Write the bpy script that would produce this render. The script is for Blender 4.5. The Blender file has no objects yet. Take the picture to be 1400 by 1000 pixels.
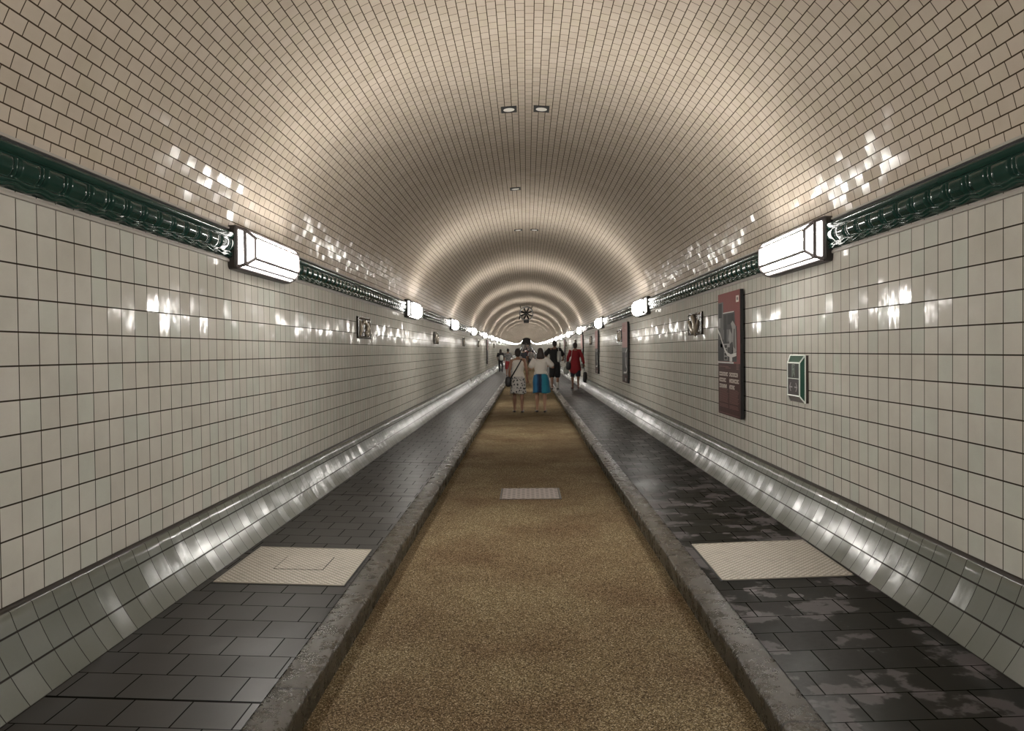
import bpy, bmesh, math, random
from mathutils import Vector, Matrix, noise
random.seed(7)
sc = bpy.context.scene
COL = sc.collection
R = math.radians
pi = math.pi

# ------------------------------------------------------------------ helpers
def tag(o, label=None, cat=None, group=None, kind=None):
    if label: o['label'] = label
    if cat: o['category'] = cat
    if group: o['group'] = group
    if kind: o['kind'] = kind
    return o

def empty(name, loc, rz=0.0):
    o = bpy.data.objects.new(name, None)
    o.empty_display_size = 0.1
    COL.objects.link(o)
    o.location = loc
    o.rotation_euler = (0, 0, rz)
    return o

def mesh_obj(name, verts, faces, mats, parent=None, mi=None, uvs=None, smooth=False):
    me = bpy.data.meshes.new(name)
    me.from_pydata([tuple(v) for v in verts], [], faces)
    if not isinstance(mats, (list, tuple)): mats = [mats]
    for m in mats: me.materials.append(m)
    if mi:
        for p, k in zip(me.polygons, mi): p.material_index = k
    if uvs:
        ul = me.uv_layers.new(name='UVMap')
        for p in me.polygons:
            for li in p.loop_indices:
                ul.data[li].uv = uvs[me.loops[li].vertex_index]
    if smooth:
        for p in me.polygons: p.use_smooth = True
    me.update()
    o = bpy.data.objects.new(name, me)
    COL.objects.link(o)
    if parent: o.parent = parent
    return o

class MB:
    """collects verts / faces of one mesh"""
    def __init__(s): s.v = []; s.f = []; s.m = []
    def face(s, pts, m=0):
        b = len(s.v); s.v += [Vector(p) for p in pts]
        s.f.append(list(range(b, b + len(pts)))); s.m.append(m)
    def box(s, a, b, m=0):
        x0, y0, z0 = a; x1, y1, z1 = b
        k = len(s.v)
        s.v += [Vector(p) for p in ((x0,y0,z0),(x1,y0,z0),(x1,y1,z0),(x0,y1,z0),(x0,y0,z1),(x1,y0,z1),(x1,y1,z1),(x0,y1,z1))]
        for q in ((0,3,2,1),(4,5,6,7),(0,1,5,4),(1,2,6,5),(2,3,7,6),(3,0,4,7)):
            s.f.append([k+i for i in q]); s.m.append(m)
    def bar(s, p, q, r, n=6, m=0):
        p = Vector(p); q = Vector(q); d = (q-p).normalized()
        u = d.orthogonal().normalized(); w = d.cross(u)
        k = len(s.v)
        for c in (p, q):
            for i in range(n):
                a = 2*pi*i/n + pi/n
                s.v.append(c + u*math.cos(a)*r + w*math.sin(a)*r)
        for i in range(n):
            j = (i+1) % n
            s.f.append([k+i, k+j, k+n+j, k+n+i]); s.m.append(m)
        s.f.append([k+i for i in reversed(range(n))]); s.m.append(m)
        s.f.append([k+n+i for i in range(n)]); s.m.append(m)
    def tube(s, pts, rad, n=14, m=0, cap=True):
        """lofted tube; rad = list of (ra, rb); ra runs along the side axis, rb front-back"""
        pts = [Vector(p) for p in pts]
        rad = [(r, r) if not isinstance(r, (tuple, list)) else r for r in rad]
        P = list(pts); Q = list(rad)
        if cap:
            d0 = (pts[0]-pts[1]).normalized(); d1 = (pts[-1]-pts[-2]).normalized()
            r0 = min(rad[0]); r1 = min(rad[-1])
            P = [pts[0]+d0*r0*.85, pts[0]+d0*r0*.5] + P + [pts[-1]+d1*r1*.5, pts[-1]+d1*r1*.85]
            Q = [tuple(a*.45 for a in rad[0]), tuple(a*.85 for a in rad[0])] + Q + [tuple(a*.85 for a in rad[-1]), tuple(a*.45 for a in rad[-1])]
        k = len(s.v); L = len(P)
        for i in range(L):
            d = (P[min(i+1, L-1)] - P[max(i-1, 0)]).normalized()
            ax = Vector((1, 0, 0))
            if abs(d.x) > .85: ax = Vector((0, 0, 1))
            u = (ax - d*ax.dot(d)).normalized(); w = d.cross(u)
            for j in range(n):
                a = 2*pi*j/n
                s.v.append(P[i] + u*math.cos(a)*Q[i][0] + w*math.sin(a)*Q[i][1])
        for i in range(L-1):
            for j in range(n):
                jj = (j+1) % n
                s.f.append([k+i*n+j, k+i*n+jj, k+(i+1)*n+jj, k+(i+1)*n+j]); s.m.append(m)
        if cap:
            s.f.append([k+j for j in reversed(range(n))]); s.m.append(m)
            s.f.append([k+(L-1)*n+j for j in range(n)]); s.m.append(m)
    def ball(s, c, r, n=14, rings=9, rot=None, m=0):
        c = Vector(c); k = len(s.v)
        if not isinstance(r, (tuple, list)): r = (r, r, r)
        def P(v):
            v = Vector((v[0]*r[0], v[1]*r[1], v[2]*r[2]))
            return c + (rot @ v if rot else v)
        s.v.append(P((0, 0, 1)))
        for i in range(1, rings):
            t = pi*i/rings
            for j in range(n):
                a = 2*pi*j/n
                s.v.append(P((math.sin(t)*math.cos(a), math.sin(t)*math.sin(a), math.cos(t))))
        s.v.append(P((0, 0, -1)))
        for j in range(n):
            s.f.append([k, k+1+j, k+1+(j+1) % n]); s.m.append(m)
        for i in range(rings-2):
            for j in range(n):
                a = k+1+i*n+j; b = k+1+i*n+(j+1) % n
                s.f.append([a, a+n, b+n, b]); s.m.append(m)
        e = len(s.v)-1
        for j in range(n):
            s.f.append([e, e-n+(j+1) % n, e-n+j]); s.m.append(m)
    def build(s, name, mats, parent=None, smooth=False, remesh=None, sm=3):
        o = mesh_obj(name, s.v, s.f, mats, parent, s.m, smooth=smooth or bool(remesh))
        if remesh:
            r = o.modifiers.new('remesh', 'REMESH'); r.mode = 'VOXEL'; r.voxel_size = remesh; r.use_smooth_shade = True
            if sm:
                q = o.modifiers.new('smooth', 'SMOOTH'); q.factor = .5; q.iterations = sm
        return o

# ------------------------------------------------------------------ node helpers
class NG:
    def __init__(s, name):
        s.mat = bpy.data.materials.new(name); s.mat.use_nodes = True
        s.nt = s.mat.node_tree; s.nt.nodes.clear()
        s.out = s.n('ShaderNodeOutputMaterial')
        s.b = s.n('ShaderNodeBsdfPrincipled')
        s.nt.links.new(s.b.outputs[0], s.out.inputs[0])
    def n(s, t, **kw):
        x = s.nt.nodes.new(t)
        for k, v in kw.items(): setattr(x, k, v)
        return x
    def put(s, sock, val):
        if isinstance(val, bpy.types.NodeSocket): s.nt.links.new(val, sock)
        elif isinstance(val, (tuple, list)) and len(val) == 3 and sock.type == 'RGBA': sock.default_value = (*val, 1)
        else: sock.default_value = val
    def m(s, op, a, b=None, c=None):
        x = s.n('ShaderNodeMath', operation=op)
        s.put(x.inputs[0], a)
        if b is not None: s.put(x.inputs[1], b)
        if c is not None: s.put(x.inputs[2], c)
        return x.outputs[0]
    def mix(s, f, a, b, blend='MIX'):
        x = s.n('ShaderNodeMix', data_type='RGBA', blend_type=blend)
        s.put(x.inputs[0], f); s.put(x.inputs[6], a); s.put(x.inputs[7], b)
        return x.outputs[2]
    def mr(s, v, a, b, c=0.0, d=1.0, smooth=False):
        x = s.n('ShaderNodeMapRange', interpolation_type='SMOOTHSTEP' if smooth else 'LINEAR')
        s.put(x.inputs[0], v)
        for i, k in enumerate((a, b, c, d)): s.put(x.inputs[i+1], k)
        return x.outputs[0]
    def ramp(s, f, stops, const=False):
        x = s.n('ShaderNodeValToRGB')
        if const: x.color_ramp.interpolation = 'CONSTANT'
        e = x.color_ramp.elements
        while len(e) < len(stops): e.new(.5)
        for el, (p, c) in zip(e, stops):
            el.position = p; el.color = (*c, 1)
        s.put(x.inputs[0], f)
        return x.outputs[0]
    def noise(s, vec, scale, detail=2.0, rough=.5, color=False):
        x = s.n('ShaderNodeTexNoise'); s.put(x.inputs['Vector'], vec)
        x.inputs['Scale'].default_value = scale; x.inputs['Detail'].default_value = detail; x.inputs['Roughness'].default_value = rough
        return x.outputs[1 if color else 0]
    def comb(s, x, y, z=0.0):
        c = s.n('ShaderNodeCombineXYZ')
        for i, v in enumerate((x, y, z)): s.put(c.inputs[i], v)
        return c.outputs[0]
    def glazed(s, col, rough, gl, normal=None, edge=2.0):
        """matt body under a thin glaze"""
        d = s.n('ShaderNodeBsdfDiffuse'); q = s.n('ShaderNodeBsdfGlossy'); lw = s.n('ShaderNodeLayerWeight'); lw.inputs[0].default_value = .5
        s.put(d.inputs['Color'], col); s.put(q.inputs['Roughness'], rough); q.inputs['Color'].default_value = (1, 1, 1, 1)
        if normal is not None: s.put(d.inputs['Normal'], normal); s.put(q.inputs['Normal'], normal)
        f = s.m('MULTIPLY', gl, s.m('ADD', 1.0, s.m('MULTIPLY', s.m('POWER', lw.outputs['Facing'], 4.0), edge)))
        mx = s.n('ShaderNodeMixShader'); s.put(mx.inputs[0], f)
        s.nt.links.new(d.outputs[0], mx.inputs[1]); s.nt.links.new(q.outputs[0], mx.inputs[2]); s.nt.links.new(mx.outputs[0], s.out.inputs[0])
        s.nt.nodes.remove(s.b)
        return s.mat
    def set(s, **kw):
        for k, v in kw.items(): s.put(s.b.inputs[k.replace('_', ' ')], v)
        return s.mat

def simple(name, col, rough=.5, metal=0.0, spec=None, bump=0.0, bscale=60.0, var=0.0):
    g = NG(name)
    tc = g.n('ShaderNodeTexCoord').outputs['Object']
    c = col
    if var:
        nz = g.noise(tc, bscale*.4, 3)
        c = g.mix(nz, tuple(x*(1-var) for x in col), tuple(min(1, x*(1+var)) for x in col))
    g.set(Base_Color=c, Roughness=rough, Metallic=metal)
    if spec is not None: g.b.inputs['Specular IOR Level'].default_value = spec
    if bump:
        b = g.n('ShaderNodeBump'); b.inputs['Strength'].default_value = bump; b.inputs['Distance'].default_value = .004
        g.put(b.inputs['Height'], g.noise(tc, bscale, 4)); g.put(g.b.inputs['Normal'], b.outputs[0])
    return g.mat

def tiled(name, pu, pv, u0, v0, off, cols, mortar, mw, rough, tilt=(.02, .02), grain=.02, gscale=(25, 25),
          coat=0.0, dirt=None, stains=None, lines=None, wet=None, mrough=.85, spec=.05, mwv=None, edge=2.0):
    """tiles laid in the surface's own metres (UV): colour per tile, a slight tilt per tile, grout lines"""
    g = NG(name)
    uv = g.n('ShaderNodeUVMap', uv_map='UVMap').outputs[0]
    sep = g.n('ShaderNodeSeparateXYZ'); g.put(sep.inputs[0], uv)
    u = g.m('SUBTRACT', sep.outputs[0], u0); v = g.m('SUBTRACT', sep.outputs[1], v0)
    vr = g.m('DIVIDE', v, pv); row = g.m('FLOOR', vr); fv = g.m('SUBTRACT', vr, row)
    ur = g.m('DIVIDE', u, pu)
    if off:
        par = g.m('MODULO', g.m('ADD', row, 1000.0), 2.0)
        wn = g.n('ShaderNodeTexWhiteNoise', noise_dimensions='1D'); g.put(wn.inputs['W'], row)
        ur = g.m('ADD', ur, g.m('ADD', g.m('MULTIPLY', par, off), g.m('MULTIPLY', wn.outputs[0], .16)))
    col = g.m('FLOOR', ur); fu = g.m('SUBTRACT', ur, col)
    wn2 = g.n('ShaderNodeTexWhiteNoise', noise_dimensions='2D'); g.put(wn2.inputs['Vector'], g.comb(col, row))
    rnd = wn2.outputs['Value']; rc = wn2.outputs['Color']
    du = g.m('MULTIPLY', g.m('MINIMUM', fu, g.m('SUBTRACT', 1.0, fu)), pu)
    dv = g.m('MULTIPLY', g.m('MINIMUM', fv, g.m('SUBTRACT', 1.0, fv)), pv)
    if mwv: dv = g.m('MULTIPLY', dv, mw/mwv)
    d = g.m('MINIMUM', du, dv)
    if lines:   # expansion joints across
        y0, step = lines
        lr = g.m('DIVIDE', g.m('SUBTRACT', sep.outputs[1], y0), step)
        lf = g.m('FRACT', g.m('ADD', lr, .5))
        d = g.m('MINIMUM', d, g.m('MAXIMUM', 0.0, g.m('SUBTRACT', g.m('MULTIPLY', g.m('ABSOLUTE', g.m('SUBTRACT', lf, .5)), step), .006)))
    mask = g.mr(d, mw*.35, mw*.65+.0006, smooth=True)
    tcol = g.ramp(rnd, [(i/(len(cols)-1), c) for i, c in enumerate(cols)])
    n1 = g.noise(uv, 3.0, 4, .6); n2 = g.noise(uv, 90.0, 3, .7)
    tcol = g.mix(g.m('MULTIPLY', g.mr(n1, .35, .7), .16), tcol, (.30, .27, .22), 'MULTIPLY') if dirt else tcol
    tcol = g.mix(g.m('MULTIPLY', n2, .12), tcol, (.5, .5, .5), 'MULTIPLY')
    rgh = g.m('ADD', rough, g.m('MULTIPLY', g.m('SUBTRACT', n1, .5), rough*.5))
    if stains:
        # dried splashes and damp patches with a shape of their own
        s1 = g.noise(uv, 2.6, 5, .6)
        sm = g.mr(s1, .53, .57, smooth=True)
        vo = g.n('ShaderNodeTexVoronoi'); g.put(vo.inputs['Vector'], uv); vo.inputs['Scale'].default_value = 4.2; vo.inputs['Randomness'].default_value = 1.0
        vr2 = g.m('GREATER_THAN', g.m('FRACT', g.m('MULTIPLY', vo.outputs['Color'], 3.7)), .45)
        spot = g.m('MULTIPLY', g.mr(g.m('ADD', vo.outputs['Distance'], g.m('MULTIPLY', g.noise(uv, 12.0, 3), .2)), .30, .27, smooth=True), vr2)
        sm = g.m('MAXIMUM', g.m('MULTIPLY', sm, .7), spot)
        tcol = g.mix(g.m('MULTIPLY', sm, stains[1]), tcol, stains[0])
        rgh = g.m('ADD', rgh, g.m('MULTIPLY', sm, .22))
    base = g.mix(mask, mortar, tcol)
    # tilt of each tile + wavy glaze
    sc3 = g.n('ShaderNodeVectorMath', operation='MULTIPLY'); g.put(sc3.inputs[0], uv); sc3.inputs[1].default_value = (gscale[0], gscale[1], 1)
    nz = g.noise(sc3.outputs[0], 1.0, 3, .6, True)
    sp = g.n('ShaderNodeSeparateColor'); g.put(sp.inputs[0], rc)
    sn = g.n('ShaderNodeSeparateColor'); g.put(sn.inputs[0], nz)
    nx = g.m('ADD', .5, g.m('ADD', g.m('MULTIPLY', g.m('SUBTRACT', sp.outputs[0], .5), tilt[0]), g.m('MULTIPLY', g.m('SUBTRACT', sn.outputs[0], .5), grain)))
    ny = g.m('ADD', .5, g.m('ADD', g.m('MULTIPLY', g.m('SUBTRACT', sp.outputs[1], .5), tilt[1]), g.m('MULTIPLY', g.m('SUBTRACT', sn.outputs[1], .5), grain)))
    nm = g.n('ShaderNodeNormalMap', space='TANGENT', uv_map='UVMap')
    cc = g.n('ShaderNodeCombineColor'); g.put(cc.inputs[0], nx); g.put(cc.inputs[1], ny); cc.inputs[2].default_value = 1.0
    g.put(nm.inputs['Color'], cc.outputs[0])
    glm = g.m('MULTIPLY', spec, g.m('ADD', .1, g.m('MULTIPLY', mask, .9)))
    return g.glazed(base, rgh, glm, nm.outputs[0], edge)

# ------------------------------------------------------------------ dimensions (metres; camera 1.60 above the carriageway)
H = 1.60
CX = -0.012
Y0, Y1 = -13.0, 427.0
XW = 2.25
RK, RK2 = 0.970, 1.139          # kerb inner / outer
ZK = 0.142                      # kerb top
XS = 2.042; ZS = 0.172          # outer edge of the sidewalk
XC = 2.218; ZC = 0.510          # cove top
ZW = 0.530                      # wall foot
ZB, ZT = 2.304, 2.525           # cornice
ZSP = 2.55; ZAP = 4.22          # vault springing / crown
LAMP0, LSP = 6.66, 8.62
def hz(y): return 2.85e-5*(y-20.0)**2 if y > 20 else 0.0
YS = [Y0, -8, -4, 0, 4, 8, 12, 16, 20] + [20+5*i for i in range(1, 81)] + [Y1]

# ------------------------------------------------------------------ materials
WALL_COLS = [(.405,.384,.345), (.425,.408,.370), (.440,.418,.378), (.404,.410,.370), (.436,.412,.376)]
M_wallL = tiled('glazed wall tile', .15, .15, .025, .058, 0, WALL_COLS, (.024,.019,.014), .0056, .10, (.036,.024), .035, (60, 10), dirt=True, spec=.045, mwv=.0068)
M_wallR = tiled('glazed wall tile far side', .15, .15, .076, .058, 0, WALL_COLS, (.024,.019,.014), .0056, .10, (.036,.024), .035, (60, 10), dirt=True, spec=.045, mwv=.0068)
M_vault = tiled('glazed vault tile', .125, .0729, 0, 0, .5, [(.395,.338,.284), (.420,.362,.302), (.432,.370,.316), (.410,.358,.290)], (.040,.027,.017), .0052, .13, (.030,.026), .006, (30, 30), dirt=True, spec=.040, mwv=.0062, edge=.3)
M_cove = tiled('glazed skirting tile', .15, .148, .03, 0, 0, [(.088,.094,.078), (.100,.106,.090), (.112,.117,.100)], (.018,.016,.014), (.0045), .20, (.04,.02), .05, (40, 5), spec=.085, mwv=.008)
M_walkL = tiled('grey paving tile', .245, .245, .04, .10, .5, [(.031,.029,.027), (.038,.0355,.033), (.044,.041,.039)], (.005,.0045,.004), .006, .36, (.02,.02), .05, (40, 40), spec=.030, edge=6.0, lines=(8.0, 2.36), dirt=True)
M_walkR = tiled('damp grey paving tile', .245, .245, .0, .15, .5, [(.0085,.0080,.0055), (.0120,.0110,.0080), (.0165,.0142,.0125)], (.003,.0027,.002), .006, .30, (.03,.03), .07, (30, 30), spec=.018, edge=7.0, stains=((.080,.069,.071), .95), dirt=True)

def kerb_mat(name, u0):
    g = NG(name)
    uv = g.n('ShaderNodeUVMap', uv_map='UVMap').outputs[0]
    sep = g.n('ShaderNodeSeparateXYZ'); g.put(sep.inputs[0], uv)
    ur = g.m('DIVIDE', g.m('SUBTRACT', sep.outputs[0], u0), 1.62); cell = g.m('FLOOR', ur); fu = g.m('SUBTRACT', ur, cell)
    d = g.m('MULTIPLY', g.m('MINIMUM', fu, g.m('SUBTRACT', 1.0, fu)), 1.62)
    mask = g.mr(d, .004, .011, smooth=True)
    wn = g.n('ShaderNodeTexWhiteNoise', noise_dimensions='1D'); g.put(wn.inputs['W'], cell)
    tc = g.n('ShaderNodeTexCoord').outputs['Object']
    n1 = g.noise(tc, 9, 6, .75); n2 = g.noise(tc, 190, 2, .7)
    c = g.mix(n1, (.026,.021,.014), (.070,.058,.039))
    c = g.mix(g.m('MULTIPLY', n2, .7), c, (.014,.012,.009))
    c = g.mix(g.m('MULTIPLY', wn.outputs[0], .4), c, (.052,.042,.027))
    c = g.mix(mask, (.012,.01,.009), c)
    b = g.n('ShaderNodeBump'); b.inputs['Strength'].default_value = .6; b.inputs['Distance'].default_value = .008
    g.put(b.inputs['Height'], g.m('ADD', g.noise(tc, 38, 6, .75), g.m('MULTIPLY', mask, .6)))
    return g.glazed(c, g.mr(n1, .3, .7, .20, .36), .062, b.outputs[0], 3.0)
M_kerbL = kerb_mat('worn granite kerb', .18); M_kerbR = kerb_mat('worn granite kerb other side', 1.48)

def road_mat():
    g = NG('resin bound grit')
    tc = g.n('ShaderNodeTexCoord').outputs['Object']
    vo = g.n('ShaderNodeTexVoronoi'); g.put(vo.inputs['Vector'], tc); vo.inputs['Scale'].default_value = 190
    sp = g.n('ShaderNodeSeparateColor'); g.put(sp.inputs[0], vo.outputs['Color'])
    c = g.ramp(sp.outputs[0], [(0, (.045,.030,.015)), (.3, (.115,.082,.042)), (.6, (.20,.150,.080)), (.85, (.29,.228,.135)), (1, (.52,.44,.31))])
    big = g.noise(tc, 1.1, 4, .6)
    c = g.mix(g.mr(big, .38, .72), c, (.62,.52,.50), 'MULTIPLY')
    dist = g.mr(vo.outputs['Distance'], .25, .75, 1.0, .55)
    c = g.mix(1.0, c, g.comb(dist, dist, dist), 'MULTIPLY')
    b = g.n('ShaderNodeBump'); b.inputs['Strength'].default_value = .5; b.inputs['Distance'].default_value = .003
    g.put(b.inputs['Height'], g.m('SUBTRACT', 1.0, vo.outputs['Distance']))
    return g.glazed(c, .5, .008, b.outputs[0], .5)
M_road = road_mat()

def majolica():
    g = NG('dark green majolica')
    tc = g.n('ShaderNodeTexCoord').outputs['Object']
    n = g.noise(tc, 5, 3)
    g.set(Base_Color=g.mix(n, (.006,.021,.017), (.013,.037,.028)), Roughness=.12)
    g.b.inputs['Specular IOR Level'].default_value = .2
    
    return g.mat
M_green = majolica()
M_plaster = simple('pale moulding strip', (.27,.25,.225), .5, spec=.2)
M_black = simple('black joint and gap shade', (.008,.008,.008), .8)
M_groove = simple('brown channel tile', (.022,.016,.011), .5, spec=.25)
M_end = simple('dark tunnel end', (.03,.028,.026), .7)
M_steel = simple('dark lamp metal', (.055,.050,.047), .4, .6)
M_came = simple('grey lamp glazing bar', (.10,.085,.085), .5, .3)
M_blackmetal = simple('black painted metal', (.012,.012,.012), .45, .2)
M_disc = simple('white lens', (.72,.70,.66), .4)
g = NG('lit opal glass'); g.set(Base_Color=(.9,.9,.9), Roughness=.4)
g.put(g.b.inputs['Emission Color'], (1.0,.965,.90)); g.b.inputs['Emission Strength'].default_value = 165.0
M_opal = g.mat
g = NG('dimmer opal glass end'); g.set(Base_Color=(.9,.9,.9), Roughness=.4)
g.put(g.b.inputs['Emission Color'], (1.0,.965,.90)); g.b.inputs['Emission Strength'].default_value = 18.0
M_opal2 = g.mat
g = NG('opal glass chamfer'); g.set(Base_Color=(.9,.9,.9), Roughness=.4)
g.put(g.b.inputs['Emission Color'], (1.0,.965,.90)); g.b.inputs['Emission Strength'].default_value = 85.0
M_opal3 = g.mat

def chequer(name, col, dark, scale, spot=False):
    g = NG(name)
    tc = g.n('ShaderNodeTexCoord').outputs['Object']
    sep = g.n('ShaderNodeSeparateXYZ'); g.put(sep.inputs[0], tc)
    a = g.m('SINE', g.m('MULTIPLY', sep.outputs[0], scale)); b_ = g.m('SINE', g.m('MULTIPLY', sep.outputs[1], scale))
    p = g.m('MULTIPLY', a, b_)
    f = g.mr(p, .35, .6, smooth=True) if spot else g.mr(p, -.3, .5, smooth=True)
    n = g.noise(tc, 9, 4, .6)
    c = g.mix(f, col, dark)
    c = g.mix(g.m('MULTIPLY', g.mr(n, .5, .8), .45), c, (.16,.14,.115))
    g.set(Base_Color=c, Roughness=.5, Metallic=.15)
    b = g.n('ShaderNodeBump'); b.inputs['Strength'].default_value = .5; b.inputs['Distance'].default_value = .004
    g.put(b.inputs['Height'], g.m('SUBTRACT', 1.0, f)); g.put(g.b.inputs['Normal'], b.outputs[0])
    return g.mat
M_cover = chequer('patterned pale cover plate', (.46,.42,.36), (.20,.178,.15), 2*pi/.045)
M_hatch = chequer('patterned pale hatch', (.48,.44,.38), (.22,.195,.165), 2*pi/.045)
M_grate = chequer('punched pale steel', (.27,.225,.205), (.018,.014,.012), 2*pi/.105, True)
M_coverframe = simple('pale steel edge', (.34,.31,.26), .45, .3)

# ------------------------------------------------------------------ setting
def strip(name, prof, mat, ys=YS, uv0=0.0, swap=False, kind='structure', label=None, cat=None, smooth=False):
    """a cross-section (x, z) drawn along the tunnel; UV = metres along the tunnel, metres round the section"""
    s = [uv0]
    for a, b in zip(prof, prof[1:]): s.append(s[-1] + math.hypot(b[0]-a[0], b[1]-a[1]))
    V = []; UV = []; F = []
    n = len(prof)
    for y in ys:
        h = hz(y)
        for (x, z), t in zip(prof, s):
            V.append((x, y, z+h)); UV.append((t, y) if swap else (y, t))
    for i in range(len(ys)-1):
        for j in range(n-1):
            F.append([i*n+j, i*n+j+1, (i+1)*n+j+1, (i+1)*n+j])
    o = mesh_obj(name, V, F, mat, uvs=UV, smooth=smooth)
    return tag(o, label, cat, kind=kind)

# carriageway
def grid_floor():
    return strip('floor', [(RK+.03, 0), (-RK-.03, 0)], M_road, swap=True, label='brown gritty carriageway down the middle of the tunnel', cat='road')
grid_floor()
strip('floor_left', [(-RK2+.005, ZK), (-XS-.01, ZS)], M_walkL, swap=True, label='dry grey tiled walkway on the left of the carriageway', cat='walkway')
strip('floor_right', [(XS+.01, ZS), (RK2-.005, ZK)], M_walkR, swap=True, label='damp stained grey tiled walkway on the right of the carriageway', cat='walkway')
def kerb(side, name, mat, label):
    ys = [Y0, -6, 0, 1.5] + [2+.07*i for i in range(400)] + [30+5*i for i in range(1, 80)] + [Y1]
    prof = [(RK+.012, -.02), (RK+.006, .06), (RK, .118), (RK+.006, .134), (RK+.020, ZK), (RK+.09, ZK+.001), (RK2-.012, ZK), (RK2-.002, ZK-.006), (RK2, ZK-.03)]
    s = [0]
    for a, b in zip(prof, prof[1:]): s.append(s[-1]+math.hypot(b[0]-a[0], b[1]-a[1]))
    V, UV, F = [], [], []
    n = len(prof)
    for y in ys:
        for k, ((x, z), t) in enumerate(zip(prof, s)):
            if 0 < y < 31:
                a = noise.noise(Vector((y*1.7, k*.15, side*5))) + .5*noise.noise(Vector((y*6, k*.4, side*9)))
                if 1 <= k <= 4: x += a*.009; z += a*.004 if k > 1 else 0
                elif k == 5: z += a*.003
            V.append((x*side, y, z+hz(y))); UV.append((y, t))
    for i in range(len(ys)-1):
        for j in range(n-1):
            q = [i*n+j, i*n+j+1, (i+1)*n+j+1, (i+1)*n+j]
            F.append(q if side < 0 else q[::-1])
    tag(mesh_obj(name, V, F, mat, uvs=UV, smooth=True), label, 'kerb', kind='structure')
kerb(-1, 'trim_1', M_kerbL, 'worn granite kerb along the dry left walkway')
kerb(1, 'trim_2', M_kerbR, 'worn granite kerb along the damp right walkway')
for sd, nm, L in ((-1, 'left', 'left'), (1, 'right', 'right')):
    def P(pts): return [(x*sd, z) for x, z in (pts if sd < 0 else pts[::-1])]
    cov = []
    for i in range(9):
        t = i/8
        x = XS + (XC-XS)*t; z = ZS + (ZC-ZS)*t
        bow = .016*4*t*(1-t)
        cov.append((x + bow*.89, z - bow*.46))
    cov += [(XC+.008, ZC+.004)]
    tot = sum(math.hypot(b[0]-a[0], b[1]-a[1]) for a, b in zip(cov, cov[1:]))
    sec = P(cov)
    strip('baseboard_'+nm, sec if sd < 0 else sec, M_cove, label='sloping glazed skirting of greenish tiles along the %s wall' % L, cat='skirting', smooth=True,
          uv0=0.0 if sd < 0 else -(tot) + .148*3)
    strip('trim_%d' % (3 if sd < 0 else 4), P([(XC+.008, ZC+.004), (XC+.020, ZC-.004), (XC+.034, ZC+.002), (XC+.037, ZC+.016), (XW+.001, ZW+.003)]), M_groove,
          label='dark brown channel at the foot of the %s wall tiles' % L, cat='channel', smooth=True)
    # wall: UV v must be height
    V = []; UV = []; F = []
    zs = (ZW, 2.56)
    for y in YS:
        for z in zs:
            V.append((XW*sd, y, z+hz(y))); UV.append((y, z+.002))
    for i in range(len(YS)-1):
        q = [i*2, i*2+1, i*2+3, i*2+2]
        F.append(q if sd < 0 else q[::-1])
    tag(mesh_obj('wall_'+nm, V, F, M_wallL if sd < 0 else M_wallR, uvs=UV), '%s wall of square off-white glazed tiles' % L, 'wall', kind='structure')
    # cornice of moulded majolica
    ctrl = [(.020,.004),(.024,.026),(.031,.036),(.037,.034),(.041,.026),(.046,.034),(.054,.040),(.060,.036),(.064,.027),(.070,.024),(.080,.036),(.100,.045),(.120,.049),(.136,.049),(.150,.047),(.156,.042),(.159,.034),(.163,.042),(.168,.048),(.190,.054),(.203,.056),(.206,.050),(.2065,.004)]
    per = .19; us = [0, .008, .011, .016, .019, .024, .036, .055, .075, .095, .115, .135, .154, .166, .171, .174, .179, .182]
    V = []; F = []; ys = []
    y = 2.47 + (.0 if sd < 0 else .07)
    yst = y
    ys += [(Y0, None), (yst-.001, None)]
    k = 0
    while y < 38:
        for u in us: ys.append((y+u, u))
        y += per
    ys += [(y, 0)] + [(y+.01+i*(Y1-y-.01)/80, None) for i in range(81)]
    n = len(ctrl)
    for yy, u in ys:
        for v, o in ctrl:
            zz = ZB + v; oo = o
            if u is not None:
                du = min(u, per-u)
                if v < .066:
                    zz += .007*math.cos(2*pi*u/per)*min(1, max(0, (.066-v)/.02))*(1 if v > .022 else 0)
                if .068 < v < .154:
                    if .010 <= du <= .0195: oo -= .014
                    elif du > .0195: oo += .004*min(1, (du-.0195)/.012)
            V.append(((XW-oo)*sd, yy, zz+hz(yy)))
    for i in range(len(ys)-1):
        for j in range(n-1):
            q = [i*n+j, i*n+j+1, (i+1)*n+j+1, (i+1)*n+j]
            F.append(q if sd < 0 else q[::-1])
    tag(mesh_obj('trim_%d' % (5 if sd < 0 else 6), V, F, M_green, smooth=True), 'dark green moulded majolica cornice above the %s wall' % L, 'cornice', kind='structure')
    strip('trim_%d' % (7 if sd < 0 else 8), P([(XW, ZB-.012), (XW-.012, ZB-.010), (XW-.014, ZB+.002), (XW-.010, ZB+.012), (XW, ZB+.014)]), M_plaster,
          label='thin pale moulding under the green cornice on the %s' % L, cat='moulding')
    strip('trim_%d' % (9 if sd < 0 else 10), P([(XW-.001, ZT-.016), (XW-.002, ZSP-.010)]), M_black, label='black strip for the shaded gap above the green cornice on the %s' % L, cat='joint')  # shadow of the gap over the cornice, put in as a black strip
    strip('trim_%d' % (11 if sd < 0 else 12), P([(XW-.001, ZSP-.012), (XW-.016, ZSP-.010), (XW-.016, ZSP+.004), (XW-.001, ZSP+.006)]), M_plaster,
          label='pale lip where the vault meets the black gap strip on the %s' % L, cat='moulding')

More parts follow.
